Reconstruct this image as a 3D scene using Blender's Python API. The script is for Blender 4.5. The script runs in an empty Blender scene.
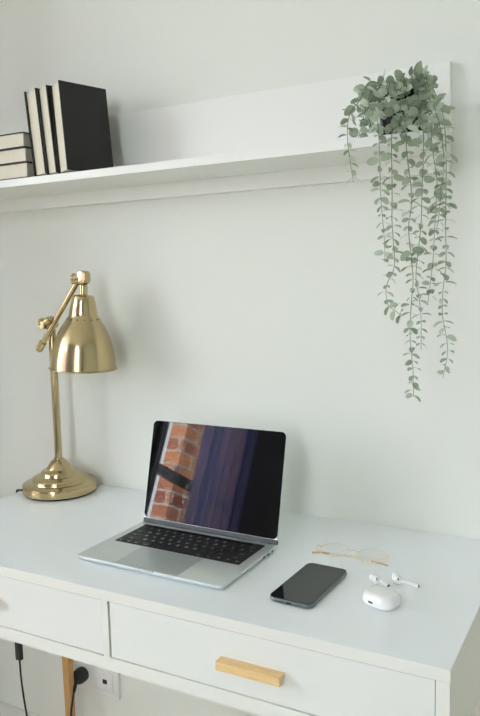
import bpy, bmesh, math, random
from mathutils import Vector, Matrix, Euler
random.seed(11)
PI = math.pi
scene = bpy.context.scene
C = scene.collection
T = 0.75            # height of the desk top above the floor

# ------------------------------------------------------------------ materials
def mat(name, col, rough=0.5, metal=0.0, bump=0.0, bscale=200.0, var=0.0, vscale=6.0, spec=0.5,
        transl=0.0, coat=0.0, aniso=0.0, ior=1.5):
    m = bpy.data.materials.new(name); m.use_nodes = True
    nt = m.node_tree; N = nt.nodes; L = nt.links
    b = N['Principled BSDF']
    b.inputs['Base Color'].default_value = (*col, 1)
    b.inputs['Roughness'].default_value = rough
    b.inputs['Metallic'].default_value = metal
    b.inputs['Specular IOR Level'].default_value = spec
    b.inputs['IOR'].default_value = ior
    b.inputs['Coat Weight'].default_value = coat
    b.inputs['Anisotropic'].default_value = aniso
    tc = N.new('ShaderNodeTexCoord')
    if var > 0:
        n = N.new('ShaderNodeTexNoise'); n.inputs['Scale'].default_value = vscale; n.inputs['Detail'].default_value = 3
        L.new(tc.outputs['Object'], n.inputs['Vector'])
        r = N.new('ShaderNodeValToRGB')
        r.color_ramp.elements[0].position = 0.3; r.color_ramp.elements[1].position = 0.7
        r.color_ramp.elements[0].color = (*[c*(1-var) for c in col], 1)
        r.color_ramp.elements[1].color = (*[min(1, c*(1+var)) for c in col], 1)
        L.new(n.outputs['Fac'], r.inputs['Fac']); L.new(r.outputs['Color'], b.inputs['Base Color'])
    if bump > 0:
        n2 = N.new('ShaderNodeTexNoise'); n2.inputs['Scale'].default_value = bscale; n2.inputs['Detail'].default_value = 2
        L.new(tc.outputs['Object'], n2.inputs['Vector'])
        bp = N.new('ShaderNodeBump'); bp.inputs['Strength'].default_value = bump; bp.inputs['Distance'].default_value = 0.001
        L.new(n2.outputs['Fac'], bp.inputs['Height']); L.new(bp.outputs['Normal'], b.inputs['Normal'])
    if transl > 0:
        t = N.new('ShaderNodeBsdfTranslucent'); t.inputs['Color'].default_value = (*col, 1)
        mx = N.new('ShaderNodeMixShader'); mx.inputs['Fac'].default_value = transl
        L.new(b.outputs['BSDF'], mx.inputs[1]); L.new(t.outputs['BSDF'], mx.inputs[2])
        L.new(mx.outputs['Shader'], N['Material Output'].inputs['Surface'])
    return m

def wood(name, c1, c2, scale=(1, 1, 1), rough=0.45):
    m = bpy.data.materials.new(name); m.use_nodes = True
    nt = m.node_tree; N = nt.nodes; L = nt.links; b = N['Principled BSDF']
    tc = N.new('ShaderNodeTexCoord'); mp = N.new('ShaderNodeMapping'); mp.inputs['Scale'].default_value = scale
    n = N.new('ShaderNodeTexNoise'); n.inputs['Scale'].default_value = 30; n.inputs['Detail'].default_value = 4
    n.inputs['Distortion'].default_value = 0.6
    r = N.new('ShaderNodeValToRGB'); r.color_ramp.elements[0].position = .3; r.color_ramp.elements[1].position = .72
    r.color_ramp.elements[0].color = (*c1, 1); r.color_ramp.elements[1].color = (*c2, 1)
    L.new(tc.outputs['Object'], mp.inputs['Vector']); L.new(mp.outputs['Vector'], n.inputs['Vector'])
    L.new(n.outputs['Fac'], r.inputs['Fac']); L.new(r.outputs['Color'], b.inputs['Base Color'])
    b.inputs['Roughness'].default_value = rough
    return m

def glass_mat(name, refl=1.0, tint=(1, 1, 1)):
    m = bpy.data.materials.new(name); m.use_nodes = True
    nt = m.node_tree; N = nt.nodes; L = nt.links; N.remove(N['Principled BSDF'])
    t = N.new('ShaderNodeBsdfTransparent'); t.inputs['Color'].default_value = (*tint, 1)
    g = N.new('ShaderNodeBsdfGlossy'); g.inputs['Roughness'].default_value = 0.02
    lw = N.new('ShaderNodeLayerWeight'); lw.inputs['Blend'].default_value = .5
    pw_ = N.new('ShaderNodeMath'); pw_.operation = 'POWER'; pw_.inputs[1].default_value = 5
    f = N.new('ShaderNodeMath'); f.operation = 'MULTIPLY_ADD'; f.inputs[1].default_value = .85*refl; f.inputs[2].default_value = .04*refl
    L.new(lw.outputs['Facing'], pw_.inputs[0]); L.new(pw_.outputs[0], f.inputs[0])
    mx = N.new('ShaderNodeMixShader')
    L.new(f.outputs[0], mx.inputs['Fac']); L.new(t.outputs[0], mx.inputs[1]); L.new(g.outputs[0], mx.inputs[2])
    L.new(mx.outputs[0], N['Material Output'].inputs['Surface'])
    return m

def brick_mat():
    m = bpy.data.materials.new('brickwork'); m.use_nodes = True
    nt = m.node_tree; N = nt.nodes; L = nt.links; b = N['Principled BSDF']
    tc = N.new('ShaderNodeTexCoord'); sx = N.new('ShaderNodeSeparateXYZ'); ad = N.new('ShaderNodeMath'); ad.operation = 'ADD'
    cb = N.new('ShaderNodeCombineXYZ')
    L.new(tc.outputs['Object'], sx.inputs[0]); L.new(sx.outputs[0], ad.inputs[0]); L.new(sx.outputs[1], ad.inputs[1])
    L.new(ad.outputs[0], cb.inputs[0]); L.new(sx.outputs[2], cb.inputs[1])
    br = N.new('ShaderNodeTexBrick'); br.offset = .5
    br.inputs['Color1'].default_value = (.62, .20, .09, 1); br.inputs['Color2'].default_value = (.22, .045, .05, 1)
    br.inputs['Mortar'].default_value = (.55, .48, .42, 1)
    br.inputs['Scale'].default_value = 1; br.inputs['Mortar Size'].default_value = .012
    br.inputs['Brick Width'].default_value = .42; br.inputs['Row Height'].default_value = .15
    br.inputs['Bias'].default_value = 0.0
    br.inputs['Color1'].default_value = (.70, .30, .14, 1)
    L.new(cb.outputs[0], br.inputs['Vector']); L.new(br.outputs['Color'], b.inputs['Base Color'])
    b.inputs['Roughness'].default_value = .9
    return m

M = {}
M['wall'] = mat('wall_paint', (.775, .788, .735), .75, bump=.15, bscale=350)
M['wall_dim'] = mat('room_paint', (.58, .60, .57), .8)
M['wall_dark'] = mat('reflection_dark', (.20, .19, .185), .8)  # unseen front wall, coloured dark so the laptop screen mirrors near black
M['ceil'] = mat('ceiling_paint', (.9, .9, .89), .9)
M['floor'] = wood('pale_oak_floor', (.55, .48, .37), (.66, .59, .46), (1, 12, 1), .4)
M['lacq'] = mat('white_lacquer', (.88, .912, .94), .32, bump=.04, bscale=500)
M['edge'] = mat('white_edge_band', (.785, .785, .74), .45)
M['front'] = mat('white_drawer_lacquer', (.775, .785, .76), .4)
M['shelf'] = mat('white_shelf_lacquer', (.83, .835, .80), .42)
M['dark_gap'] = mat('shadow_gap', (.22, .22, .2), .8)
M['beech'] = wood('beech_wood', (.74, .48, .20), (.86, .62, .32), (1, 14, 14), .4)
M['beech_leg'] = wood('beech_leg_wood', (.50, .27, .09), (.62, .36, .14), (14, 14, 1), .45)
M['brass'] = mat('brushed_brass', (.57, .455, .26), .17, 1.0, bump=.05, bscale=900, aniso=.5)
M['brass_dark'] = mat('brass_hole_dark', (.05, .035, .02), .6)
M['felt'] = mat('black_felt', (.015, .015, .015), .9)
M['alu'] = mat('silver_aluminium', (.74, .79, .79), .48, .7)
M['alu_edge'] = mat('polished_aluminium', (.80, .83, .84), .25, .9)
M['trackpad'] = mat('trackpad_glass', (.55, .59, .59), .35, .5)
M['hinge'] = mat('hinge_grey', (.075, .08, .09), .5, 0)
M['key'] = mat('key_black', (.010, .010, .012), .42)
M['glyph'] = mat('key_legend', (.80, .81, .83), .5)
M['screen'] = mat('screen_glass', (.003, .003, .003), .015, ior=1.5)
M['rubber'] = mat('black_rubber', (.012, .012, .013), .5)
M['phone_glass'] = mat('phone_glass', (.010, .012, .013), .03, ior=1.55)
M['phone_rail'] = mat('graphite_rail', (.22, .24, .25), .28, .8)
M['white_plastic'] = mat('glossy_white_plastic', (.88, .88, .88), .16, coat=.3)
M['port'] = mat('dark_port', (.08, .075, .07), .5)
M['gold'] = mat('thin_gold_wire', (.86, .74, .56), .35, .7)
M['amber'] = mat('amber_tip', (.62, .40, .16), .3)
M['lens'] = glass_mat('clear_lens')
M['pane'] = glass_mat('window_glass')
M['cover'] = mat('black_book_cover', (.014, .0138, .0128), .62, bump=.35, bscale=900)
M['cover_brown'] = mat('brown_book_cover', (.10, .065, .045), .7)
M['pot'] = mat('black_glazed_pot', (.016, .018, .026), .22)
M['soil'] = mat('dark_soil', (.05, .035, .022), .95, bump=.8, bscale=300)
M['stem'] = mat('green_stem', (.20, .27, .15), .6)
M['frame'] = mat('dark_window_frame', (.03, .028, .03), .5)
M['curtain'] = mat('lavender_grey_curtain', (.62, .63, .88), .9, transl=.8)
cm = M['curtain'].node_tree
_t = cm.nodes.new('ShaderNodeBsdfTransparent'); _t.inputs[0].default_value = (.75, .74, 1, 1)
_m = cm.nodes.new('ShaderNodeMixShader'); _m.inputs[0].default_value = .24
_s = cm.nodes['Material Output'].inputs[0].links[0].from_socket
cm.links.new(_s, _m.inputs[1]); cm.links.new(_t.outputs[0], _m.inputs[2]); cm.links.new(_m.outputs[0], cm.nodes['Material Output'].inputs[0])
M['brick'] = brick_mat()
M['ground'] = mat('paved_ground', (.32, .31, .29), .9)
M['socket'] = mat('socket_plastic', (.80, .80, .78), .35)

def page_mat():
    m = bpy.data.materials.new('cream_pages'); m.use_nodes = True
    nt = m.node_tree; N = nt.nodes; L = nt.links; b = N['Principled BSDF']
    tc = N.new('ShaderNodeTexCoord'); mp = N.new('ShaderNodeMapping'); mp.inputs['Scale'].default_value = (700, 1, 2)
    n = N.new('ShaderNodeTexNoise'); n.inputs['Scale'].default_value = 1; n.inputs['Detail'].default_value = 2
    r = N.new('ShaderNodeValToRGB'); r.color_ramp.elements[0].position = .3; r.color_ramp.elements[1].position = .7
    r.color_ramp.elements[0].color = (.70, .64, .50, 1); r.color_ramp.elements[1].color = (.84, .80, .68, 1)
    L.new(tc.outputs['Object'], mp.inputs[0]); L.new(mp.outputs[0], n.inputs['Vector'])
    L.new(n.outputs['Fac'], r.inputs[0]); L.new(r.outputs[0], b.inputs['Base Color']); b.inputs['Roughness'].default_value = .85
    return m
M['pages'] = page_mat()

def leaf_mat():
    m = bpy.data.materials.new('sage_leaf'); m.use_nodes = True
    nt = m.node_tree; N = nt.nodes; L = nt.links; b = N['Principled BSDF']
    a = N.new('ShaderNodeAttribute'); a.attribute_name = 'tint'
    r = N.new('ShaderNodeValToRGB')
    r.color_ramp.elements[0].color = (.31, .37, .27, 1); r.color_ramp.elements[1].color = (.72, .78, .67, 1)
    e = r.color_ramp.elements.new(.5); e.color = (.52, .60, .485, 1)
    L.new(a.outputs['Fac'], r.inputs[0]); L.new(r.outputs[0], b.inputs['Base Color']); b.inputs['Roughness'].default_value = .6
    t = N.new('ShaderNodeBsdfTranslucent'); L.new(r.outputs[0], t.inputs['Color'])
    mx = N.new('ShaderNodeMixShader'); mx.inputs[0].default_value = .25
    L.new(b.outputs[0], mx.inputs[1]); L.new(t.outputs[0], mx.inputs[2]); L.new(mx.outputs[0], N['Material Output'].inputs[0])
    return m
M['leaf'] = leaf_mat()

# ------------------------------------------------------------------ helpers
def obj(name, bm, m, parent=None, smooth=False, angle=None):
    me = bpy.data.meshes.new(name)
    bmesh.ops.recalc_face_normals(bm, faces=bm.faces[:])
    bm.to_mesh(me); bm.free()
    for mm in (m if isinstance(m, (list, tuple)) else [m]): me.materials.append(M[mm])
    if smooth:
        for p in me.polygons: p.use_smooth = True
        me.set_sharp_from_angle(angle=math.radians(angle or 40))
    o = bpy.data.objects.new(name, me); C.objects.link(o)
    if parent is not None: o.parent = parent
    return o
def tag(o, label=None, cat=None, group=None, kind=None):
    if label: o['label'] = label
    if cat: o['category'] = cat
    if group: o['group'] = group
    if kind: o['kind'] = kind
    return o
def thing(name, label, cat, loc=(0, 0, 0), rot=(0, 0, 0), group=None):
    o = bpy.data.objects.new(name, None); C.objects.link(o)
    o.location = loc; o.rotation_euler = rot; o.empty_display_size = .05
    return tag(o, label, cat, group)
def struct(name, bm, m, **k): return tag(obj(name, bm, m, **k), kind='structure')

def box(bm, x0, x1, y0, y1, z0, z1, bev=0.0, mi=0):
    v = [bm.verts.new(c) for c in ((x0,y0,z0),(x1,y0,z0),(x1,y1,z0),(x0,y1,z0),(x0,y0,z1),(x1,y0,z1),(x1,y1,z1),(x0,y1,z1))]
    fs = [bm.faces.new([v[i] for i in f]) for f in ((3,2,1,0),(4,5,6,7),(0,1,5,4),(1,2,6,5),(2,3,7,6),(3,0,4,7))]
    for f in fs: f.material_index = mi
    if bev > 0:
        es = set(e for f in fs for e in f.edges)
        bmesh.ops.bevel(bm, geom=list(es), offset=bev, segments=2, profile=.6, affect='EDGES')
    return bm
def nb(): return bmesh.new()
def B(*a, **k): return box(nb(), *a, **k)

def rr(w, d, r, n=6):
    r = max(min(r, w/2-1e-5, d/2-1e-5), 1e-5); pts = []
    for (cx, cy, a0) in ((w/2-r, d/2-r, 0), (-w/2+r, d/2-r, 90), (-w/2+r, -d/2+r, 180), (w/2-r, -d/2+r, 270)):
        for i in range(n+1):
            a = math.radians(a0+90*i/n); pts.append((cx+r*math.cos(a), cy+r*math.sin(a)))
    return pts
def rslab(bm, w, d, r, rings, c=(0, 0), n=6, mi=0, mat4=None):
    """stack of rounded rectangles: rings = [(inset, z), ...]"""
    loops = []
    for ins, z in rings:
        vs = []
        for (x, y) in rr(w-2*ins, d-2*ins, max(r-ins, .0002), n):
            co = Vector((x+c[0], y+c[1], z))
            if mat4: co = mat4 @ co
            vs.append(bm.verts.new(co))
        loops.append(vs)
    k = len(loops[0])
    for a, b in zip(loops, loops[1:]):
        for i in range(k):
            f = bm.faces.new((a[i], a[(i+1) % k], b[(i+1) % k], b[i])); f.material_index = mi
    f = bm.faces.new(list(reversed(loops[0]))); f.material_index = mi
    f = bm.faces.new(loops[-1]); f.material_index = mi
    return bm
def edge_rings(z0, z1, e, n=3):
    out = []
    for i in range(n+1):
        a = PI/2*i/n; out.append((e*(1-math.sin(a)), z0+e*(1-math.cos(a))))
    for i in range(n+1):
        a = PI/2*i/n; out.append((e*(1-math.cos(a)), z1-e*(1-math.sin(a))))
    return out
def lathe(bm, prof, n=48, mat4=None, cap=True, mi=0):
    loops = []
    for (r, z) in prof:
        vs = []
        for i in range(n):
            a = 2*PI*i/n; co = Vector((r*math.cos(a), r*math.sin(a), z))
            if mat4: co = mat4 @ co
            vs.append(bm.verts.new(co))
        loops.append(vs)
    for a, b in zip(loops, loops[1:]):
        for i in range(n):
            bm.faces.new((a[i], a[(i+1) % n], b[(i+1) % n], b[i])).material_index = mi
    if cap:
        bm.faces.new(list(reversed(loops[0]))).material_index = mi; bm.faces.new(loops[-1]).material_index = mi
    return bm
def axis_mat(a, b):
    a = Vector(a); b = Vector(b); d = (b-a)
    return Matrix.Translation(a) @ d.to_track_quat('Z', 'Y').to_matrix().to_4x4(), d.length
def cyl(bm, a, b, r, r2=None, n=20, bev=0.0):
    m, l = axis_mat(a, b); r2 = r if r2 is None else r2
    prof = [(r, 0), (r2, l)] if bev <= 0 else [(r-bev, 0), (r, bev), (r2, l-bev), (r2-bev, l)]
    return lathe(bm, prof, n, m)
def catmull(P, k=8):
    P = [Vector(p) for p in P]; Q = [P[0]*2-P[1]]+P+[P[-1]*2-P[-2]]; out = []
    for i in range(1, len(Q)-2):
        for j in range(k):
            t = j/k; a, b, c, d = Q[i-1], Q[i], Q[i+1], Q[i+2]
            out.append(.5*((2*b)+(c-a)*t+(2*a-5*b+4*c-d)*t*t+(3*b-3*c+d-a)*t**3))
    out.append(P[-1]); return out
def tube(bm, pts, r, n=8, closed=False, mi=0, taper=1.0):
    pts = [Vector(p) for p in pts]; loops = []; N = len(pts)
    up = Vector((0, 0, 1)); prev = None
    for i, p in enumerate(pts):
        if closed: d = pts[(i+1) % N]-pts[i-1]
        else: d = pts[min(i+1, N-1)]-pts[max(i-1, 0)]
        d.normalize()
        if prev is None:
            s = d.cross(up) if abs(d.z) < .95 else d.cross(Vector((0, 1, 0)))
        else: s = prev-d*prev.dot(d)
        s.normalize(); prev = s.copy(); u = s.cross(d)
        rad = r*(1+(taper-1)*i/max(1, N-1))
        loops.append([bm.verts.new(p+rad*(math.cos(2*PI*j/n)*s+math.sin(2*PI*j/n)*u)) for j in range(n)])
    rng = range(N if closed else N-1)
    for i in rng:
        a, b = loops[i], loops[(i+1) % N]
        for j in range(n): bm.faces.new((a[j], a[(j+1) % n], b[(j+1) % n], b[j])).material_index = mi
    if not closed:
        bm.faces.new(list(reversed(loops[0]))).material_index = mi; bm.faces.new(loops[-1]).material_index = mi
    return bm
def ball(bm, c, rx, ry=None, rz=None, rot=None, seg=20, rings=12, mi=0):
    ry = rx if ry is None else ry; rz = rx if rz is None else rz
    m = Matrix.Translation(c)
    if rot is not None: m = m @ rot.to_matrix().to_4x4()
    m = m @ Matrix.Diagonal((rx, ry, rz, 1))
    g = bmesh.ops.create_uvsphere(bm, u_segments=seg, v_segments=rings, radius=1, matrix=m)
    for v in g['verts']:
        for f in v.link_faces: f.material_index = mi
    return bm
def xform(bm, m): bm.transform(m); return bm

# ------------------------------------------------------------------ the room
X0, X1, Y0, H = -2.95, 1.9, -3.2, 2.7
WT = .15
struct('floor', B(X0-WT, X1+WT, Y0-WT, WT, -.1, 0), 'floor')
struct('ceiling', B(X0-WT, X1+WT, Y0-WT, WT, H, H+.1), 'ceil')
struct('wall_back', B(X0-WT, X1+WT, 0, WT, 0, H), 'wall')
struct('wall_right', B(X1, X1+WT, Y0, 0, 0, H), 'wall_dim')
def wall_with_hole(name, axis, p0, p1, a0, a1, b0, b1, z0, z1, m):
    bm = nb()
    def seg(u0, u1, w0, w1):
        if axis == 'x': box(bm, u0, u1, p0, p1, w0, w1)
        else: box(bm, p0, p1, u0, u1, w0, w1)
    seg(a0, b0, 0, H); seg(b1, a1, 0, H); seg(b0, b1, 0, z0); seg(b0, b1, z1, H)
    return struct(name, bm, m)
W1 = (-2.70, -1.90, .35, 2.66)      # front wall window: x0 x1 z0 z1
W2 = (-3.0, -1.75, 1.0, 2.66)       # left wall window: y0 y1 z0 z1
W3 = (.15, .70, .45, 2.66)  # unseen front wall opening, added for fill light from the right
bm = nb()
for (a, b, c, d) in ((X0-WT, W1[0], 0, H), (W1[0], W1[1], 0, W1[2]), (W1[0], W1[1], W1[3], H), (W1[1], W3[0], 0, H), (W3[0], W3[1], 0, W3[2]), (W3[0], W3[1], W3[3], H), (W3[1], X1+WT, 0, H)):
    box(bm, a, b, Y0-WT, Y0, c, d)
struct('wall_front', bm, 'wall_dark')
wall_with_hole('wall_left', 'y', X0-WT, X0, Y0, 0, W2[0], W2[1], W2[2], W2[3], 'wall')
bpy.data.objects['wall_left'].data.materials[0] = M['wall']
struct('wall_left', B(X0, -1.25, -.60, 0, 0, H), 'wall')  # unseen pier, added to shade the left end of the back wall
def window(name, axis, p, u0, u1, z0, z1, bars):
    def bb(bm, a, b, c, d, t=.03):
        if axis == 'x': box(bm, a, b, p-t, p+t, c, d)
        else: box(bm, p-t, p+t, a, b, c, d)
    e = .05; bm = nb()
    bb(bm, u0, u0+e, z0, z1); bb(bm, u1-e, u1, z0, z1); bb(bm, u0+e, u1-e, z0, z0+e); bb(bm, u0+e, u1-e, z1-e, z1)
    w = struct(name, bm, 'frame')
    for x in bars:
        b = nb(); bb(b, x-.03, x+.03, z0+e, z1-e, .024); obj('mullion', b, 'frame', w)
    g = nb()
    bb(g, u0+e, u1-e, z0+e, z1-e, .003); obj('pane', g, 'pane', w)
    return w
window('window_1', 'x', Y0-.07, *W1, [-2.19])
window('window_2', 'y', X0-.07, W2[0], W2[1], W2[2], W2[3], [-2.37])
struct('trim_1', B(X0, X1, -.014, 0, 0, .07, bev=.003), 'edge')

window('fill_window', 'x', Y0-.07, *W3, [])

# curtain drawn half over the front window
bm = nb(); cols = 60; prev = None
for i in range(cols+1):
    x = -2.17+.40*i/cols; y = Y0+.13+.025*math.sin(i*.62)+.006*math.sin(i*.37)
    a = bm.verts.new((x, y, .04)); b = bm.verts.new((x+.05*(i/cols-.5)*.3, y, 2.6))
    if prev: bm.faces.new((prev[0], a, b, prev[1]))
    prev = (a, b)
bmesh.ops.solidify(bm, geom=bm.faces[:], thickness=.0015)
tag(obj('curtain', bm, 'curtain', smooth=True, angle=80), 'pleated lavender grey curtain reflected in the laptop screen', 'curtain')

# outside: ground, brick building, sloping dark handrail
struct('ground', B(-14, 8, -16, Y0-WT-.01, -.3, -.1), 'ground')
bl = thing('brick_pillar', 'red and orange brick pillar seen as a reflection in the laptop screen', 'pillar', (-4.12, -6.5, -.1))
obj('shaft', B(-.10, .10, -1.0, 1.0, 0, 3.1), 'brick', bl)
obj('cap', B(-.14, .14, -1.04, 1.04, 3.1, 3.18, bev=.01), 'ground', bl)
hr = thing('handrail', 'dark sloping handrail crossing the bricks in the laptop screen reflection', 'railing', (-2.4, -3.75, -.1))
obj('rail', xform(B(-.95, .5, -.02, .02, -.045, .045, bev=.008), Matrix.Translation((0, 0, 1.40)) @ Matrix.Rotation(math.radians(17), 4, 'Y')), 'frame', hr)
for x in (-.9, .42):
    obj('post', cyl(nb(), (x, 0, 0), (x, 0, 1.38-x*.3), .015), 'frame', hr)

# ------------------------------------------------------------------ desk
DL, DR, DF = -.8166, .2893, -.4846
dk = thing('desk', 'white lacquered two-drawer desk on beech legs against the wall', 'desk', ((DL+DR)/2, DF/2, 0))
dx, dy = -(DL+DR)/2, -DF/2
def D(x0, x1, y0, y1, z0, z1, **k):   # desk-local box, z relative to the desk top
    return B(x0+dx, x1+dx, y0+dy, y1+dy, z0+T, z1+T, **k)
bm = D(DL, DR, DF, -.0005, -.018, 0, bev=.0012)
bm.normal_update()
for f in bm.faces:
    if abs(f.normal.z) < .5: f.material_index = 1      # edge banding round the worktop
obj('tabletop', bm, ['lacq', 'edge'], dk)
ft = DF+.0005
obj('side_panel', D(DL+.001, DL+.019, ft, -.004, -.138, -.018, bev=.0006), 'edge', dk)
obj('side_panel', D(DR-.019, DR-.001, ft, -.004, -.148, -.018, bev=.0006), 'edge', dk)
obj('divider', D(-.2745, -.2625, ft, -.02, -.1155, -.018), 'edge', dk)
obj('bottom_rail', D(DL+.019, DR-.019, ft, ft+.35, -.138, -.1155), 'edge', dk)
obj('back_panel', D(DL+.019, DR-.019, -.02, -.006, -.1155, -.018), 'edge', dk)
def drawer(x0, x1, hc):
    g = .0013
    gl_ = .0032 if x0 > -.5 else g
    d = obj('drawer', D(x0+gl_, x1-g, ft+.0015, ft+.018, -.1155+g, -.018-g, bev=.0005), 'front', dk)
    obj('drawer_box', D(x0+.02, x1-.02, ft+.018, -.05, -.108, -.032), 'dark_gap', d)
    c = hc
    bm = nb(); y = ft+.0015
    # stepped beech pull: ledge next to the drawer, thicker lip in front
    prof = [(0, -.0620), (-.0170, -.0620), (-.0180, -.0630), (-.0180, -.0750), (-.0170, -.0760), (-.0095, -.0760), (-.0085, -.0750), (-.0085, -.0690), (0, -.0690)]
    L0 = [bm.verts.new((c-.0510+dx, y+dy+a, b+T)) for a, b in prof]; L1 = [bm.verts.new((c+.0535+dx, y+dy+a, b+T)) for a, b in prof]
    n = len(prof)
    for i in range(n): bm.faces.new((L0[i], L0[(i+1) % n], L1[(i+1) % n], L1[i]))
    bm.faces.new(L0); bm.faces.new(list(reversed(L1)))
    tag(obj('handle', bm, 'beech', d), 'stepped pale beech pull')
drawer(DL+.019, -.2745, -.563); drawer(-.2625, DR-.019, .0015)
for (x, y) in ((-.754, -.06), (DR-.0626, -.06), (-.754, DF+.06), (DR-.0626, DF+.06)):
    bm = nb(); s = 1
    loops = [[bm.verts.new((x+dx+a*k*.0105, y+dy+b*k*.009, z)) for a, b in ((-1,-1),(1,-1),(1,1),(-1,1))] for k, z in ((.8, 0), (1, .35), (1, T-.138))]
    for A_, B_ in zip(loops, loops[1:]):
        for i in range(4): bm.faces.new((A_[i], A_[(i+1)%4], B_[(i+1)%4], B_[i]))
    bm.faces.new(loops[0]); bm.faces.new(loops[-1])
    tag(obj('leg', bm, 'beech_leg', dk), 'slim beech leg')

# ------------------------------------------------------------------ wall shelf
SX0, SX1 = -1.3, .1817
sh = thing('wall_shelf', 'long white picture shelf with a high back panel fixed on the wall', 'shelf', (SX0, 0, T+.6828))
def S(x0, x1, y0, y1, z0, z1, **k): return B(x0-SX0, x1-SX0, y0, y1, z0-.6828, z1-.6828, **k)
obj('back_panel', S(SX0, SX1, -.018, -.0004, .6828, .8756, bev=.0008), 'shelf', sh)
obj('ledge', S(SX0, SX1, -.181, -.018, .7137, .730, bev=.0008), 'shelf', sh)

# ------------------------------------------------------------------ books
ST = T+.730
def book_parts(root, w, h, d, cover, ct=.0028, spine=True):
    """upright book: thickness along x (0..w), depth along +y (fore edge at y=0), height z"""
    obj('page_block', B(ct, w-ct, .005, d-.004, .0025, h-.0025), 'pages', root)
    obj('cover', B(0, ct, 0, d, 0, h, bev=.0004), cover, root)
    obj('cover', B(w-ct, w, 0, d, 0, h, bev=.0004), cover, root)
    obj('spine', B(ct, w-ct, d-.003, d, 0, h, bev=.0004), cover, root)
def upright(x, w, h, d, lean, label, y=-.179, yaw=0):
    r = thing('book', label, 'book', (x, y, ST+.0003+w*math.sin(abs(lean)) * (1 if lean > 0 else 0)), (0, lean, yaw), 'books standing on the shelf')
    book_parts(r, w, h, d, 'cover'); return r
ln = math.radians(-5.6)
def up2(xb, w, h, d, label, yaw=0):
    # rotates about the bottom left edge so the top leans left; lift so the lower right corner stays above the ledge
    r = thing('book', label, 'book', (xb, -.179, ST+.0004), (0, ln, math.radians(yaw)), 'books standing on the shelf')
    book_parts(r, w, h, d, 'cover')
    return r
up2(-.6630, .0352, .180, .140, 'black book leaning first beside the flat stack, cream fore edge showing', -2)
up2(-.6272, .0308, .182, .135, 'middle one of the three leaning black books, cream fore edge between two others', -5)
up2(-.5955, .0385, .184, .116, 'black hardcover whose whole plain front cover faces the room at the right', -17)
def flat(z, h, x1, y, d, w, label, cov='cover', yaw=0):
    r = thing('book', label, 'book', (x1, y, ST+.0003+z), (0, 0, yaw), 'books lying flat in a stack')
    ct = .002
    obj('page_block', B(-w+.004, -.003, .003, d-.003, ct, h-ct), 'pages', r)
    obj('cover', B(-w, 0, 0, d, 0, ct, bev=.0004), cov, r)
    obj('cover', B(-w, 0, 0, d, h-ct, h, bev=.0004), cov, r)
    obj('spine', B(-w, -w+.003, 0, d, ct, h-ct), cov, r)
flat(0, .0335, -.683, -.179, .135, .20, 'thick cream-edged book at the bottom of the flat stack', 'cover')
flat(.0337, .0315, -.686, -.178, .135, .20, 'cream-edged book in the middle of the flat stack', 'cover')
flat(.0654, .0320, -.689, -.179, .135, .20, 'cream-edged book lying topmost on the flat stack', 'cover')

# ------------------------------------------------------------------ lamp
LX, LY = -.7242, -.085
lp = thing('desk_lamp', 'brass desk lamp with bell shade at the left end of the desk', 'lamp', (LX, LY, T))
obj('base_pad', lathe(nb(), [(.078, .0002), (.084, .001), (.084, .0045), (.078, .005)], 64), 'felt', lp, True)
base = [(.060,.004),(.0850,.004),(.0876,.0052),(.0882,.0080),(.0882,.0210),(.0876,.0232),(.0860,.0242),(.0700,.0275),
        (.0680,.0282),(.0672,.0300),(.0660,.0350),(.0630,.0385),(.0600,.0398),(.0480,.0425),(.0462,.0435),(.0452,.0460),(.0435,.0515),(.0405,.0545),(.0385,.0553),
        (.0315,.0575),(.0296,.0585),(.0285,.0610),(.0230,.0700),(.0175,.0770),(.0130,.0800),(.0115,.0808),(.0112,.0830),(.006,.0835)]
obj('base', lathe(nb(), base, 72), 'brass', lp, True, 22)
obj('pole', cyl(nb(), (0, 0, .08), (0, 0, .418), .0088, .0088, 24, bev=.001), 'brass', lp, True)
# joint clamping the slanted arm
jz = .405; fy = -.024
J = Vector((.014, fy, jz+.002)); HD = Vector((.110, fy, .507)); K = Vector((-.008, fy, .362))
bm = nb(); cyl(bm, (0, .014, jz), (0, fy-.012, jz), .0105, n=24, bev=.0015); ball(bm, (0, 0, jz+.012), .0100, .0100, .007)
obj('pole_joint', bm, 'brass', lp, True)
obj('arm', cyl(nb(), K, HD, .0062, n=20), 'brass', lp, True)
bm = nb(); d = (K-HD).normalized(); cyl(bm, K-d*.004, K+d*.016, .0092, .0085, 20, bev=.002); ball(bm, K+d*.017, .0092)
obj('arm_knob', bm, 'brass', lp, True)
# thumb screw left of the joint
bm = nb(); cyl(bm, J+Vector((-.004, -.004, .002)), J+Vector((-.019, -.004, .004)), .004); 
for k in range(5):
    a = k*2*PI/5; ball(bm, J+Vector((-.018, -.004+.0058*math.cos(a), .004+.0058*math.sin(a))), .0055, seg=10, rings=8)
cyl(bm, J+Vector((-.004, -.008, .004)), J+Vector((.012, -.008, .010)), .009, n=20, bev=.002)
obj('thumb_screw', bm, 'brass', lp, True)
# head joint
hx, hz = .1245, .512
bm = nb(); m_ = Matrix.Translation((hx, fy, hz)) @ Matrix.Rotation(PI/2, 4, 'X')
rslab(bm, .026, .030, .010, edge_rings(-.010, .010, .003), mat4=m_)
obj('head_joint', bm, 'brass', lp, True)
bm = nb(); cyl(bm, (hx-.008, fy-.001, hz-.002), (hx-.024, fy-.004, hz-.004), .0105, n=22, bev=.002)
for k in range(5):
    a = k*2*PI/5+.3; ball(bm, Vector((hx-.024, fy-.005+.0065*math.cos(a), hz-.003+.0075*math.sin(a))), .0055, seg=10, rings=8)
obj('head_screw', bm, 'brass', lp, True)
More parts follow.
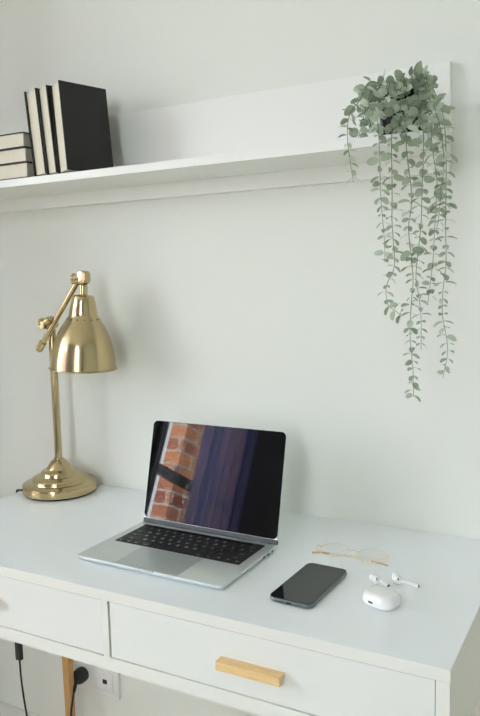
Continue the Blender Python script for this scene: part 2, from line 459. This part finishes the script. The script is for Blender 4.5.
# shade with its own slight tilt
prof = [(.0020,.0),(.0765,.0),(.0770,.0014),(.0765,.0026),(.0742,.0036),(.0737,.008),(.0722,.021),(.0700,.036),(.0665,.052),(.0618,.067),(.0560,.081),(.0490,.094),
        (.0405,.107),(.0370,.1115),(.0345,.1150),(.0322,.1200),(.0308,.127),(.0300,.134),(.0268,.150),(.0248,.159),(.0232,.1635),(.0195,.1655),(.012,.1665),
        (.0095,.168),(.0095,.188),(.0115,.190)]
outer = prof[1:]
inner = [(max(r-.0012, .001), z) for r, z in reversed(prof[2:21])]
inner[-1] = (.0762, .0004)
sm = Matrix.Translation((.1112, fy, -.0015+.3085)) @ Matrix.Rotation(math.radians(3.5), 4, 'Y')
bm = nb(); lathe(bm, outer, 72, sm, cap=False)
obj('shade', bm, 'brass', lp, True, 30)
bm = nb(); lathe(bm, [(r, z) for r, z in inner if z < .15], 64, sm, cap=False); obj('shade_lining', bm, 'white_plastic', lp, True)
bm = nb()
for k in range(14):
    a = 2*PI*k/14+.1
    pr = sm @ Vector((.0362*math.cos(a), .0362*math.sin(a), .1128)); nr = (sm.to_3x3() @ Vector((math.cos(a), math.sin(a), .35))).normalized()
    cyl(bm, pr-nr*.001, pr+nr*.0009, .0015, n=12)
tag(obj('vent_hole', bm, 'brass_dark', lp), 'ring of small dark vent holes')
bm = nb(); ball(bm, (0, 0, .055), .022, .022, .03); cyl(bm, (0, 0, .075), (0, 0, .155), .014, n=20)
obj('bulb', xform(bm, sm), 'white_plastic', lp, True)
# cord of the lamp, with its inline switch hanging beside the desk
cp = [(-.797,-.128,T+.005),(-.812,-.130,T+.0045),(-.8190,-.132,T+.0035),(-.8205,-.1325,T-.004),(-.8220,-.135,T-.03),(-.832,-.147,T-.2),(-.830,-.147,T-.345)]
cd = thing('lamp_cord', 'black cord with inline switch hanging beside the desk end', 'cord', (-.832, -.147, 0))
off = Vector((.832, .147, 0))
def Q(L): return [Vector(p)+off for p in L]
obj('cable', tube(nb(), catmull(Q(cp)), .0024, 8), 'rubber', cd, True)
bm = nb(); rslab(bm, .018, .013, .004, edge_rings(T-.425, T-.345, .003), c=(.002, 0)); obj('inline_switch', bm, 'rubber', cd, True)
cp2 = [(-.830,-.147,T-.42),(-.829,-.146,T-.48),(-.824,-.142,T-.56),(-.815,-.135,T-.64),(-.79,-.11,T-.74),(-.74,-.08,.008),(-.70,-.06,.006)]
obj('cable', tube(nb(), catmull(Q(cp2)), .0024, 8), 'rubber', cd, True)

# ------------------------------------------------------------------ socket and plug
sk = thing('wall_socket', 'white double wall plate with power and data socket under the desk', 'socket', (-.7165, 0, T-.5165))
bm = nb(); Rx = Matrix.Rotation(PI/2, 4, 'X')
rslab(bm, .163, .084, .006, [(0, .0002), (0, .006), (.001, .008), (.003, .009)], mat4=Rx); obj('plate', bm, 'socket', sk, True, 30)
bm = nb(); lathe(bm, [(.026, .0088), (.026, .0100), (.0225, .0105), (.0215, .0095)], 40, Rx @ Matrix.Translation((-.0385, 0, 0))); obj('power_outlet', bm, 'socket', sk, True, 30)
bm = nb(); rslab(bm, .05, .05, .003, [(0, .0088), (0, .0098), (.001, .0105)], c=(.0385, 0), mat4=Rx); dp = obj('data_outlet', bm, 'socket', sk, True, 30)
tag(obj('port', rslab(nb(), .014, .012, .001, [(0, .0102), (0, .0108)], c=(.0385, 0), mat4=Rx), 'rubber', dp), 'square black data port')
pl = thing('power_plug', 'round black power plug pushed into the wall plate', 'plug', (-.748, -.011, T-.511))
bm = nb(); lathe(bm, [(.0185, 0), (.0195, .003), (.0195, .018), (.0165, .026), (.010, .030)], 32, Rx); obj('plug_body', bm, 'rubber', pl, True)
bm = nb(); tube(bm, catmull([(0, -.022, -.002), (.004, -.036, -.010), (.010, -.049, -.023)], 6), .0070, 12, taper=.5); obj('strain_relief', bm, 'rubber', pl, True)
obj('cable', tube(nb(), catmull([(.009, -.047, -.020), (.0145, -.060, -.036), (.0130, -.066, -.065), (.0105, -.066, -.10), (.008, -.066, -.16), (.003, -.066, -.21), (-.02, -.07, -.2345), (-.06, -.08, -.2355)]), .0028, 8), 'rubber', pl, True)

# ------------------------------------------------------------------ laptop
LA = -.0170; LW, LD = .3085, .2060
ux = Vector((math.cos(LA), math.sin(LA), 0)); uy = Vector((-math.sin(LA), math.cos(LA), 0))
lo = Vector((-.3940, -.4085, T)) + ux*LW/2 + uy*LD/2
lt = thing('laptop', 'open silver laptop with black screen in the middle of the desk', 'laptop', lo, (0, 0, LA))
ZT = .0115
bm = nb(); rslab(bm, LW, LD, .0090, [(.012, .0012), (.006, .0022), (.0028, .0045), (.0010, .0072), (0, ZT-.0018), (.0003, ZT-.0006), (.0012, ZT)], n=10)
bs = obj('base', bm, 'alu', lt, True, 35)
for sx in (-1, 1):
    for sy in (-1, 1):
        obj('foot', lathe(nb(), [(.006, .0001), (.0065, .0006), (.006, .0016)], 20, Matrix.Translation((sx*.125, sy*.085, 0))), 'rubber', lt)
tx, ty = .1530-LW/2, .0445-LD/2
tp = nb(); rslab(tp, .133, .0835, .003, [(0, ZT-.0006), (0, ZT+.00005), (.0004, ZT+.0002)], c=(tx, ty)); obj('trackpad', tp, 'trackpad', lt)
tag(obj('thumb_notch', rslab(nb(), .040, .0022, .001, [(0, ZT-.003), (0, ZT+.0002)], c=(0, -LD/2+.0008)), 'alu_edge', lt), 'bright notch in the front edge')
# keyboard
kx0, kx1, ky0, ky1 = .0180, .2895, .0885, .1890
kb = nb(); rslab(kb, kx1-kx0, ky1-ky0, .002, [(0, ZT-.0006), (0, ZT+.00012)], c=((kx0+kx1)/2-LW/2, (ky0+ky1)/2-LD/2))
kb = obj('keyboard', kb, 'key', lt)
tag(obj('touch_bar', rslab(nb(), .225, .0085, .001, [(0, ZT), (0, ZT+.0007)], c=(0, ky1-.0055-LD/2)), 'screen', kb), 'narrow black touch strip above the keys')
U = (kx1-kx0)/14.5; RH = .0175
rows = [
 [('`',1)]+[(c,1) for c in '1234567890-=']+[('delete',1.5)],
 [('tab',1.5)]+[(c,1) for c in 'QWERTYUIOP[]\\'],
 [('caps',1.75)]+[(c,1) for c in "ASDFGHJKL;'"]+[('return',1.75)],
 [('shift',2.25)]+[(c,1) for c in 'ZXCVBNM,./']+[('shift',2.25)],
 [('fn',1),('ctrl',1),('opt',1),('cmd',1.25),('',5),('cmd',1.25),('opt',1),('<',1),('^',1),('>',1)],
]
cu = bpy.data.curves.new('glyph', 'FONT'); cu.align_x = 'CENTER'; cu.align_y = 'CENTER'; cu.resolution_u = 2
to = bpy.data.objects.new('glyph', cu); C.objects.link(to)
def text_mesh(s, size):
    cu.body = s; cu.size = size
    dg = bpy.context.evaluated_depsgraph_get(); dg.update()
    return bpy.data.meshes.new_from_object(to.evaluated_get(dg))
def add_text(bm, s, size, m4, mi=1):
    me = text_mesh(s, size); me.transform(m4); n0 = len(bm.faces)
    bm.from_mesh(me); bm.faces.ensure_lookup_table()
    for f in bm.faces[n0:]: f.material_index = mi
    bpy.data.meshes.remove(me)
ky = ky1-.0115
for ri, row in enumerate(rows):
    x = kx0; yc = ky-RH*(ri+.5)
    for s, w in row:
        bm = nb(); ww = U*w-.0021; hh = RH-.0021
        cx, cy = x+U*w/2-LW/2, yc-LD/2
        rslab(bm, ww, hh, .0012, [(0, ZT+.0001), (0, ZT+.0008), (.0003, ZT+.0011)], c=(cx, cy), n=3)
        if s:
            add_text(bm, s, .0092 if len(s) == 1 else .0044, Matrix.Translation((cx, cy-(0 if len(s) == 1 else .0035), ZT+.00118)))
        me = bpy.data.meshes.new('key'); bm.to_mesh(me); bm.free()
        me.materials.append(M['key']); me.materials.append(M['glyph'])
        k_ = bpy.data.objects.new('key', me); C.objects.link(k_); k_.parent = kb
        x += U*w
bpy.data.objects.remove(to)
# ports on the right edge
for (y, w, h) in ((.148, .0092, .0030), (.163, .0092, .0030), (.180, .0040, .0040)):
    m_ = Matrix.Translation((LW/2-.0008, y-LD/2, .0072)) @ Matrix.Rotation(PI/2, 4, 'Y') @ Matrix.Rotation(PI/2, 4, 'Z')
    obj('port', rslab(nb(), w, h, min(w, h)/2-.0001, [(0, 0), (0, .00095)], mat4=m_), 'port', lt)
# lid
TH = 1.3290
hy = .2000-LD/2
lm = Matrix.Translation((.0008, hy, ZT-.0002)) @ Matrix.Rotation(TH, 4, 'X')      # local x right, y up the lid, z towards the viewer side (-normal)
LH = .2080; LWL = .3052
bm = nb(); rslab(bm, LWL, LH, .0105, [(.0022, -.0052), (.0008, -.0045), (0, -.003), (0, -.0006), (.0004, -.0001)], c=(0, LH/2), mat4=lm, n=8)
ld = obj('lid', bm, 'alu', lt, True, 35)
bm = nb(); rslab(bm, LWL-.0012, LH-.0100, .0100, [(0, -.0003), (0, .0003), (.0003, .0005)], c=(0, LH/2+.0047), mat4=lm, n=8)
tag(obj('display', bm, 'screen', ld, False), 'glossy black switched-off display')
bm = nb(); rslab(bm, LWL-.0008, .0090, .001, [(0, -.0045), (0, .0004), (.0004, .0006)], c=(0, .0046), mat4=lm); obj('hinge', bm, 'hinge', ld)
bm = nb(); cyl(bm, (-LW/2+.012, hy+.0015, ZT-.0015), (LW/2-.012, hy+.0015, ZT-.0015), .0038, n=16); obj('hinge_barrel', bm, 'hinge', lt, True)

# ------------------------------------------------------------------ phone
ph = thing('smartphone', 'black smartphone lying face up between laptop and earbud case', 'phone', (.0315, -.3315, T+.0004), (0, 0, math.radians(-2.2)))
pw, pd = .0748, .1515
bm = nb(); rslab(bm, pw, pd, .0115, edge_rings(0, .0080, .0036, 5), n=10); obj('body', bm, 'phone_rail', ph, True, 50)
bm = nb(); rslab(bm, pw-.0022, pd-.0022, .0105, [(0, .0076), (0, .0081), (.0006, .0084)], n=10); tag(obj('display', bm, 'phone_glass', ph, False), 'dark glossy switched-off display')
Fm = Matrix.Translation((0, -pd/2+.0006, .0038)) @ Matrix.Rotation(PI/2, 4, 'X')
obj('port', rslab(nb(), .0088, .0028, .0013, [(0, 0), (0, .0009)], mat4=Fm), 'rubber', ph)
bm = nb()
for s in (-1, 1):
    for k in range(6): lathe(bm, [(.0007, 0), (.0007, .0009)], 8, Fm @ Matrix.Translation((s*(.009+.0026*k), 0, 0)))
obj('speaker_grille', bm, 'rubber', ph)
for y in (.012, ): obj('side_button', B(pw/2-.0006, pw/2+.0005, y, y+.016, .0028, .0052, bev=.0004), 'phone_rail', ph)
for y in (.028, .014): obj('side_button', B(-pw/2-.0005, -pw/2+.0006, y, y+.010, .0028, .0052, bev=.0004), 'phone_rail', ph)

# ------------------------------------------------------------------ earbud case
ec = thing('earbud_case', 'glossy white rounded earbud case lying to the right of the phone', 'case', (.1550, -.3420, T+.0002), (0, 0, math.radians(-20)))
def pebble():
    bm = nb(); e = .0088; rslab(bm, .0560, .0450, .0160, edge_rings(0, .0212, e, 9), n=12); return bm
for nm, keep in (('body', -1), ('lid', 1)):
    bm = pebble()
    yc = .0095+(.00015 if keep > 0 else -.00015)
    g = bmesh.ops.bisect_plane(bm, geom=bm.verts[:]+bm.edges[:]+bm.faces[:], plane_co=(0, yc, 0), plane_no=(0, 1, 0),
                               clear_inner=keep > 0, clear_outer=keep < 0)
    es = [e for e in g['geom_cut'] if isinstance(e, bmesh.types.BMEdge)]
    bmesh.ops.contextual_create(bm, geom=es)
    obj(nm, bm, 'white_plastic', ec, True, 60)
Fm = Matrix.Translation((-.004, -.0221, .0095)) @ Matrix.Rotation(PI/2, 4, 'X')
obj('charging_port', rslab(nb(), .0085, .0032, .0015, [(0, -.0010), (0, .0009)], mat4=Fm), 'port', ec)

# ------------------------------------------------------------------ earbuds
def earbud(loc, stem_to, label, up):
    r = thing('earbud', label, 'earbud', loc, group='pair of white earbuds')
    st = Vector(stem_to)
    bm = nb(); q = Euler((.3, .35, math.atan2(st.y, st.x))).to_quaternion()
    ball(bm, (0, 0, .0078), .0080, .0068, .0076, rot=q)
    ball(bm, (-.003, .001, .0092), .0055, .0052, .0052)
    obj('body', bm, 'white_plastic', r, True)
    bm = nb(); t0 = Vector((-.0025, .001, .0092)); dr = up.normalized(); m_, _ = axis_mat(t0, t0+dr)
    lathe(bm, [(.0028, .002), (.0052, .0035), (.0058, .0055), (.0052, .0080), (.0036, .0095), (.0020, .0098)], 24, m_)
    tag(obj('ear_tip', bm, 'white_plastic', r, True), 'soft white silicone tip')
    a = Vector((.003, 0, .0078)); a.xy = st.xy.normalized()*.004
    tube_pts = [a, a*.5+st*.5+Vector((0, 0, .0008)), st]
    bm = nb(); tube(bm, catmull(tube_pts, 5), .0036, 16, taper=.82); ball(bm, st, .00295, seg=16, rings=8)
    s_ = obj('stem', bm, 'white_plastic', r, True)
    d = (st-a).normalized(); m_, _ = axis_mat(st+d*.0012, st+d*.0034)
    tag(obj('stem_cap', lathe(nb(), [(.0024, 0), (.0025, .0012), (.0018, .0020)], 14, m_), 'port', s_), 'dark stem end')
    v = Vector((st.y, -st.x, 0)).normalized()*-1
    c = Vector((0, 0, .0095))
    cam = Vector((.3, -1, .35)).normalized()
    m_, _ = axis_mat(c+cam*.0062+Vector((.0012, 0, 0)), c+cam*.0082+Vector((.0012, 0, 0)))
    tag(obj('vent', lathe(nb(), [(.0011, 0), (.0011, .0006)], 12, m_ @ Matrix.Diagonal((1, 2.1, 1, 1))), 'port', r), 'small black vent')
earbud((.1245, -.2740, T), (.0205, -.0055, .0042), 'white earbud directly behind the case, stem pointing to the front right', Vector((-1, .3, .15)))
earbud((.1560, -.2610, T), (.0330, -.0015, .0042), 'white earbud further right, stem pointing away from the case', Vector((-.2, .3, 1)))

# ------------------------------------------------------------------ glasses
gl = thing('glasses', 'thin gold wire glasses with round lenses folded near the wall', 'glasses', (.0500, -.2035, T+.0035), (0, 0, math.radians(1)))
tilt = Matrix.Rotation(math.radians(-84), 4, 'X')
def lens_pt(cx, a, rx=.0262, rz=.0250): return tilt @ Vector((cx+rx*math.cos(a), 0, .0260+rz*math.sin(a)))
fr = nb()
for cx in (-.0345, .0345): tube(fr, [lens_pt(cx, 2*PI*i/48) for i in range(48)], .00062, 8, closed=True)
tube(fr, catmull([lens_pt(-.0345, .25), tilt @ Vector((-.004, -.001, .0325)), tilt @ Vector((.004, -.001, .0325)), lens_pt(.0345, PI-.25)], 5), .0009, 8)
for s in (-1, 1):
    tube(fr, [lens_pt(s*.0345, .35 if s > 0 else PI-.35), tilt @ Vector((s*.0635, 0, .031)), tilt @ Vector((s*.066, -.003, .030))], .0011, 8)
obj('frame', fr, 'gold', gl, True, 60)
for cx in (-.0345, .0345):
    bm = nb(); c0 = [bm.verts.new(lens_pt(cx, 2*PI*i/40, .0258, .0246)+tilt @ Vector((0, -.0003, 0))) for i in range(40)]
    c1 = [bm.verts.new(lens_pt(cx, 2*PI*i/40, .0258, .0246)+tilt @ Vector((0, .0005, 0))) for i in range(40)]
    for i in range(40): bm.faces.new((c0[i], c0[(i+1)%40], c1[(i+1)%40], c1[i]))
    bm.faces.new(c0); bm.faces.new(list(reversed(c1))); obj('lens', bm, 'lens', gl)
    s = 1 if cx > 0 else -1
    pd_ = nb(); ball(pd_, tilt @ Vector((cx-s*.019, -.004, .022)), .0022, .0012, .0045); tube(pd_, [lens_pt(cx, PI/2+s*1.2), tilt @ Vector((cx-s*.019, -.004, .023))], .0005, 6)
    obj('nose_pad', pd_, 'lens', gl, True)
hz_ = (tilt @ Vector((.066, -.003, .030)))
for s in (-1, 1):
    yy = .018 if s > 0 else .013
    P = [Vector((s*.066, hz_.y, hz_.z)), Vector((s*.0668, hz_.y-.008, .0005)), Vector((s*.058, yy+.006, -.0008)), Vector((s*.0, yy+.002, -.0012)), Vector((-s*.042, yy-.002, -.0014))]
    arm = obj('temple', tube(nb(), catmull(P, 6), .0008, 8), 'gold', gl, True)
    bm = nb(); tube(bm, catmull([Vector((-s*.040, yy-.002, -.0014)), Vector((-s*.056, yy-.004, -.0014)), Vector((-s*.071, yy-.010, -.0014))], 6), .0015, 10, taper=.9)
    tag(obj('temple_tip', bm, 'amber', arm, True), 'amber temple tip')

# ------------------------------------------------------------------ plant
PX, PY, PZ = .122, -.112, T+.7302
pt = thing('potted_plant', 'trailing sage-green leafy plant in a black pot on the shelf', 'plant', (PX, PY, PZ))
obj('pot', lathe(nb(), [(.030, 0), (.034, .001), (.0355, .004), (.0415, .078), (.0425, .080), (.0425, .086), (.0405, .087), (.0395, .084), (.0385, .074), (.002, .074)], 48), 'pot', pt, True, 35)
obj('soil', lathe(nb(), [(.0382, .070), (.0375, .0765), (.02, .0795), (.001, .080)], 32), 'soil', pt, True)
STEMS = {
'A': [[0.0682, -0.176, 0.792], [0.0539, -0.188, 0.7667], [0.0519, -0.193, 0.7306], [0.0569, -0.193, 0.6886], [0.062, -0.193, 0.6564]],
'B': [[0.1058, -0.164, 0.7895], [0.103, -0.188, 0.7566], [0.1084, -0.2, 0.7191], [0.1099, -0.2, 0.6713], [0.1114, -0.2, 0.6232], [0.1163, -0.2, 0.5664], [0.1179, -0.2, 0.5223]],
'C': [[0.1233, -0.166, 0.7803], [0.1276, -0.192, 0.7418], [0.1306, -0.205, 0.7003], [0.1313, -0.205, 0.653], [0.1313, -0.205, 0.6134], [0.1312, -0.205, 0.5863], [0.1345, -0.205, 0.5411], [0.1353, -0.205, 0.5185], [0.1311, -0.205, 0.5024], [0.1227, -0.205, 0.4863], [0.121, -0.205, 0.4683], [0.126, -0.205, 0.4502], [0.1394, -0.205, 0.4403], [0.1477, -0.205, 0.4338]],
'D': [[0.1411, -0.17, 0.7756], [0.1527, -0.2, 0.7298], [0.1577, -0.215, 0.6961], [0.1609, -0.215, 0.668], [0.1649, -0.215, 0.6383], [0.1657, -0.215, 0.6102], [0.161, -0.215, 0.5746], [0.1651, -0.215, 0.5318], [0.1684, -0.215, 0.492], [0.166, -0.215, 0.4601], [0.1636, -0.215, 0.4118], [0.1653, -0.215, 0.3793], [0.1687, -0.215, 0.3435], [0.1696, -0.215, 0.3025]],
'E': [[0.1591, -0.164, 0.7744], [0.1767, -0.192, 0.7367], [0.1808, -0.2, 0.7035], [0.18, -0.2, 0.6727], [0.1785, -0.2, 0.634], [0.1778, -0.2, 0.5949], [0.1755, -0.2, 0.5634], [0.1708, -0.2, 0.5206], [0.1693, -0.2, 0.4918], [0.1742, -0.2, 0.4627], [0.1776, -0.2, 0.4303], [0.1777, -0.2, 0.3781]],
'F': [[0.1678, -0.16, 0.785], [0.1858, -0.18, 0.7478], [0.1907, -0.19, 0.7116], [0.1948, -0.19, 0.6803], [0.1997, -0.19, 0.6488], [0.1983, -0.19, 0.6099], [0.1962, -0.19, 0.5707], [0.194, -0.19, 0.5232], [0.1894, -0.19, 0.4832], [0.1863, -0.19, 0.4558]],
'G': [[0.1817, -0.164, 0.7917], [0.2048, -0.188, 0.7592], [0.2139, -0.2, 0.7227], [0.2158, -0.2, 0.6769], [0.2161, -0.2, 0.631], [0.2157, -0.2, 0.577], [0.2169, -0.2, 0.5192], [0.2125, -0.2, 0.4751], [0.2119, -0.2, 0.4353], [0.2177, -0.2, 0.4033], [0.2202, -0.2, 0.376], [0.2134, -0.2, 0.3337]],
'H': [[0.18, -0.17, 0.7845], [0.2015, -0.2, 0.7468], [0.2128, -0.215, 0.7054], [0.2161, -0.215, 0.6675], [0.2118, -0.215, 0.63], [0.2089, -0.215, 0.592], [0.2044, -0.215, 0.566]],
}
def leaf(bm, tl, base, d, nrm, L, W, tint):
    """obovate slightly cupped leaf starting at base along d"""
    d = d.normalized(); s = d.cross(nrm).normalized(); n = s.cross(d).normalized()
    petiole = L*.10; rows_ = []; NR = 8
    for i in range(NR+1):
        t = (1-math.cos(PI*i/NR))/2; w = W*.5*math.sqrt(max(0, 1-(2*t**.88-1)**2)) if 0 < i < NR else 0
        c = base+d*(petiole+L*t)+n*(.08*L*math.sin(PI*t)-.05*L*t*t)
        if w == 0: rows_.append([c])
        else: rows_.append([c-s*w+n*w*.16, c-s*w*.5+n*w*.03, c, c+s*w*.5+n*w*.03, c+s*w+n*w*.16])
    vs = [[bm.verts.new(p) for p in r] for r in rows_]; fs = []
    for a, b in zip(vs, vs[1:]):
        if len(a) == 1:
            for j in range(4): fs.append(bm.faces.new((a[0], b[j+1], b[j])))
        elif len(b) == 1:
            for j in range(4): fs.append(bm.faces.new((a[j], a[j+1], b[0])))
        else:
            for j in range(4): fs.append(bm.faces.new((a[j], a[j+1], b[j+1], b[j])))
    for f in fs:
        for l in f.loops: l[tl] = (tint, tint, tint, 1)
RND = random.Random(5)
def foliage(stem_obj, pts, L0, L1, sp0, sp1, start=0.0, droop=.4, wr=.72, face=.25):
    bm = nb(); tl = bm.loops.layers.color.new('tint')
    acc = [0]
    for a, b in zip(pts, pts[1:]): acc.append(acc[-1]+(b-a).length)
    tot = acc[-1]; s = start; az = RND.uniform(0, PI)
    while s <= tot:
        f = s/tot; i = max(j for j in range(len(acc)) if acc[j] <= s+1e-9); i = min(i, len(pts)-2)
        u = (s-acc[i])/max(1e-6, acc[i+1]-acc[i]); p = pts[i].lerp(pts[i+1], u); tan = (pts[i+1]-pts[i]).normalized()
        ref = Vector((1, 0, 0)) if abs(tan.x) < .8 else Vector((0, 1, 0))
        e1 = (ref-tan*ref.dot(tan)).normalized(); e2 = tan.cross(e1)
        L = (L0+(L1-L0)*f)*RND.uniform(.72, 1.25)
        az += PI/2+RND.uniform(-.5, .5)
        big = RND.random() < .10 and f < .6
        for k in (0, 1):
            a = az+PI*k+RND.uniform(-.3, .3)
            out = e1*math.cos(a)+e2*math.sin(a)
            dd = out+tan*RND.uniform(droop-.35, droop+.45)
            nn = -tan+out*.35
            if RND.random() < face or big:
                nn = Vector((RND.uniform(-.5, .5)+.3, -1, RND.uniform(-.2, .4)))
            nn += Vector((RND.uniform(-.35, .35), RND.uniform(-.35, .35), RND.uniform(-.35, .35)))
            if abs(nn.normalized().dot(dd.normalized())) > .93: nn = -tan
            LL = L*(1.2 if big else 1)*RND.uniform(.85, 1.1)
            t = min(1, max(0, RND.gauss(.55, .24)))
            leaf(bm, tl, p, dd, nn, LL, LL*wr*RND.uniform(.9, 1.15), t)
        s += (sp0+(sp1-sp0)*f)*RND.uniform(.8, 1.2)
    me = bpy.data.meshes.new('foliage'); bm.to_mesh(me); bm.free(); me.materials.append(M['leaf'])
    for p_ in me.polygons: p_.use_smooth = True
    o = bpy.data.objects.new('foliage', me); C.objects.link(o); o.parent = stem_obj
    return o
def loc_(p): return Vector((p[0]-PX, p[1]-PY, p[2]+T-PZ))
for key, P in STEMS.items():
    p1 = loc_(P[0]); ang = math.atan2(p1.y, p1.x)
    st0 = Vector((.016*math.cos(ang), .016*math.sin(ang), .076)); mid = Vector((p1.x*.75, p1.y*.72, max(.094, p1.z+.020)))
    pts = catmull([st0, mid]+[loc_(p) for p in P], 6)
    so = obj('trailing_stem', tube(nb(), pts, .00085, 6, taper=.55), 'stem', pt, True)
    foliage(so, pts, .0235 if key == 'A' else .0195, .0140, .0150, .0110, start=.035, droop=.38, wr=.58, face=.14)
# a few big leaf pairs seen on the strands
# crown: short sprigs arching out of the pot
sprigs = [((-.060,-.045,.030),.019),((-.070,-.030,.058),.018),((-.045,-.055,.066),.018),((-.022,-.035,.086),.018),((.004,-.012,.096),.018),
          ((.022,-.030,.080),.019),((.040,-.035,.068),.018),((.060,-.045,.056),.018),((.078,-.040,.036),.017),((.030,-.075,.045),.020),
          ((-.008,-.080,.040),.020),((-.035,-.078,.010),.019),((.052,-.068,.010),.019),((-.062,-.060,-.005),.019),((.072,-.060,.000),.017),((.020,-.085,-.002),.020)]
for (e, L) in sprigs:
    e = Vector((e[0], e[1], e[2]-.022 if e[2] > .06 else e[2]-.006)); a = Vector((e.x*.22, e.y*.22, .076)); m1 = Vector((e.x*.62, e.y*.62, max(e.z, .084)+.004))
    pts = catmull([a, m1, e], 8)
    so = obj('sprig', tube(nb(), pts, .0009, 6, taper=.6), 'stem', pt, True)
    foliage(so, pts, L*.80, L*.74, .0175, .0150, start=.044, droop=.2, wr=.90, face=.66)

# ------------------------------------------------------------------ light
w = bpy.data.worlds.new('World'); scene.world = w; w.use_nodes = True
bg = w.node_tree.nodes['Background']
nt = w.node_tree; tc = nt.nodes.new('ShaderNodeTexCoord'); sx = nt.nodes.new('ShaderNodeSeparateXYZ'); rp = nt.nodes.new('ShaderNodeValToRGB')
nt.links.new(tc.outputs['Generated'], sx.inputs[0]); nt.links.new(sx.outputs[2], rp.inputs[0]); nt.links.new(rp.outputs[0], bg.inputs['Color'])
rp.color_ramp.elements[0].position = 0; rp.color_ramp.elements[0].color = (.84, .905, .955, 1)
rp.color_ramp.elements[1].position = .8; rp.color_ramp.elements[1].color = (.85, .935, .955, 1)
bg.inputs['Strength'].default_value = 13.2
def portal(loc, rot, sx_, sy_):
    l = bpy.data.lights.new('sky_portal', 'AREA'); l.shape = 'RECTANGLE'; l.size = sx_; l.size_y = sy_; l.cycles.is_portal = True
    o = bpy.data.objects.new('sky_portal', l); C.objects.link(o); o.location = loc; o.rotation_euler = rot
portal(((W1[0]+W1[1])/2, Y0-.02, (W1[2]+W1[3])/2), (PI/2, 0, PI), W1[1]-W1[0], W1[3]-W1[2])
portal((X0-.02, (W2[0]+W2[1])/2, (W2[2]+W2[3])/2), (PI/2, 0, -PI/2), W2[1]-W2[0], W2[3]-W2[2])
portal(((W3[0]+W3[1])/2, Y0-.02, (W3[2]+W3[3])/2), (PI/2, 0, PI), W3[1]-W3[0], W3[3]-W3[2])
sl = bpy.data.lights.new('sun', 'SUN'); sl.energy = 34; sl.angle = math.radians(1); sl.color = (1, .93, .82)
so = bpy.data.objects.new('sun', sl); C.objects.link(so); so.location = (0, 4, 6)
so.rotation_euler = Vector((.22, -1, -.9)).to_track_quat('-Z', 'Y').to_euler()

# ------------------------------------------------------------------ camera
cam = bpy.data.cameras.new('Camera'); cam.sensor_fit = 'VERTICAL'; cam.sensor_height = 24; cam.lens = 24*720.0166/716
co = bpy.data.objects.new('Camera', cam); C.objects.link(co); scene.camera = co
R_ = [[0.8799817, 0.4743764, -0.0244783], [-0.0308054, 0.1084170, 0.9936281], [-0.4740076, 0.8736205, -0.1100184]]
r, u, f = map(Vector, R_)
co.matrix_world = Matrix(((r.x, u.x, -f.x, .4748), (r.y, u.y, -f.y, -1.3668), (r.z, u.z, -f.z, .5015+T), (0, 0, 0, 1)))
cam.clip_start = .02
scene.view_settings.view_transform = 'Standard'; scene.view_settings.look = 'None'
scene.view_settings.exposure = 0; scene.view_settings.gamma = 1; scene.view_settings.use_curve_mapping = False
scene.cycles.use_denoising = True
scene.cycles.max_bounces = 12; scene.cycles.diffuse_bounces = 8; scene.cycles.transparent_max_bounces = 12
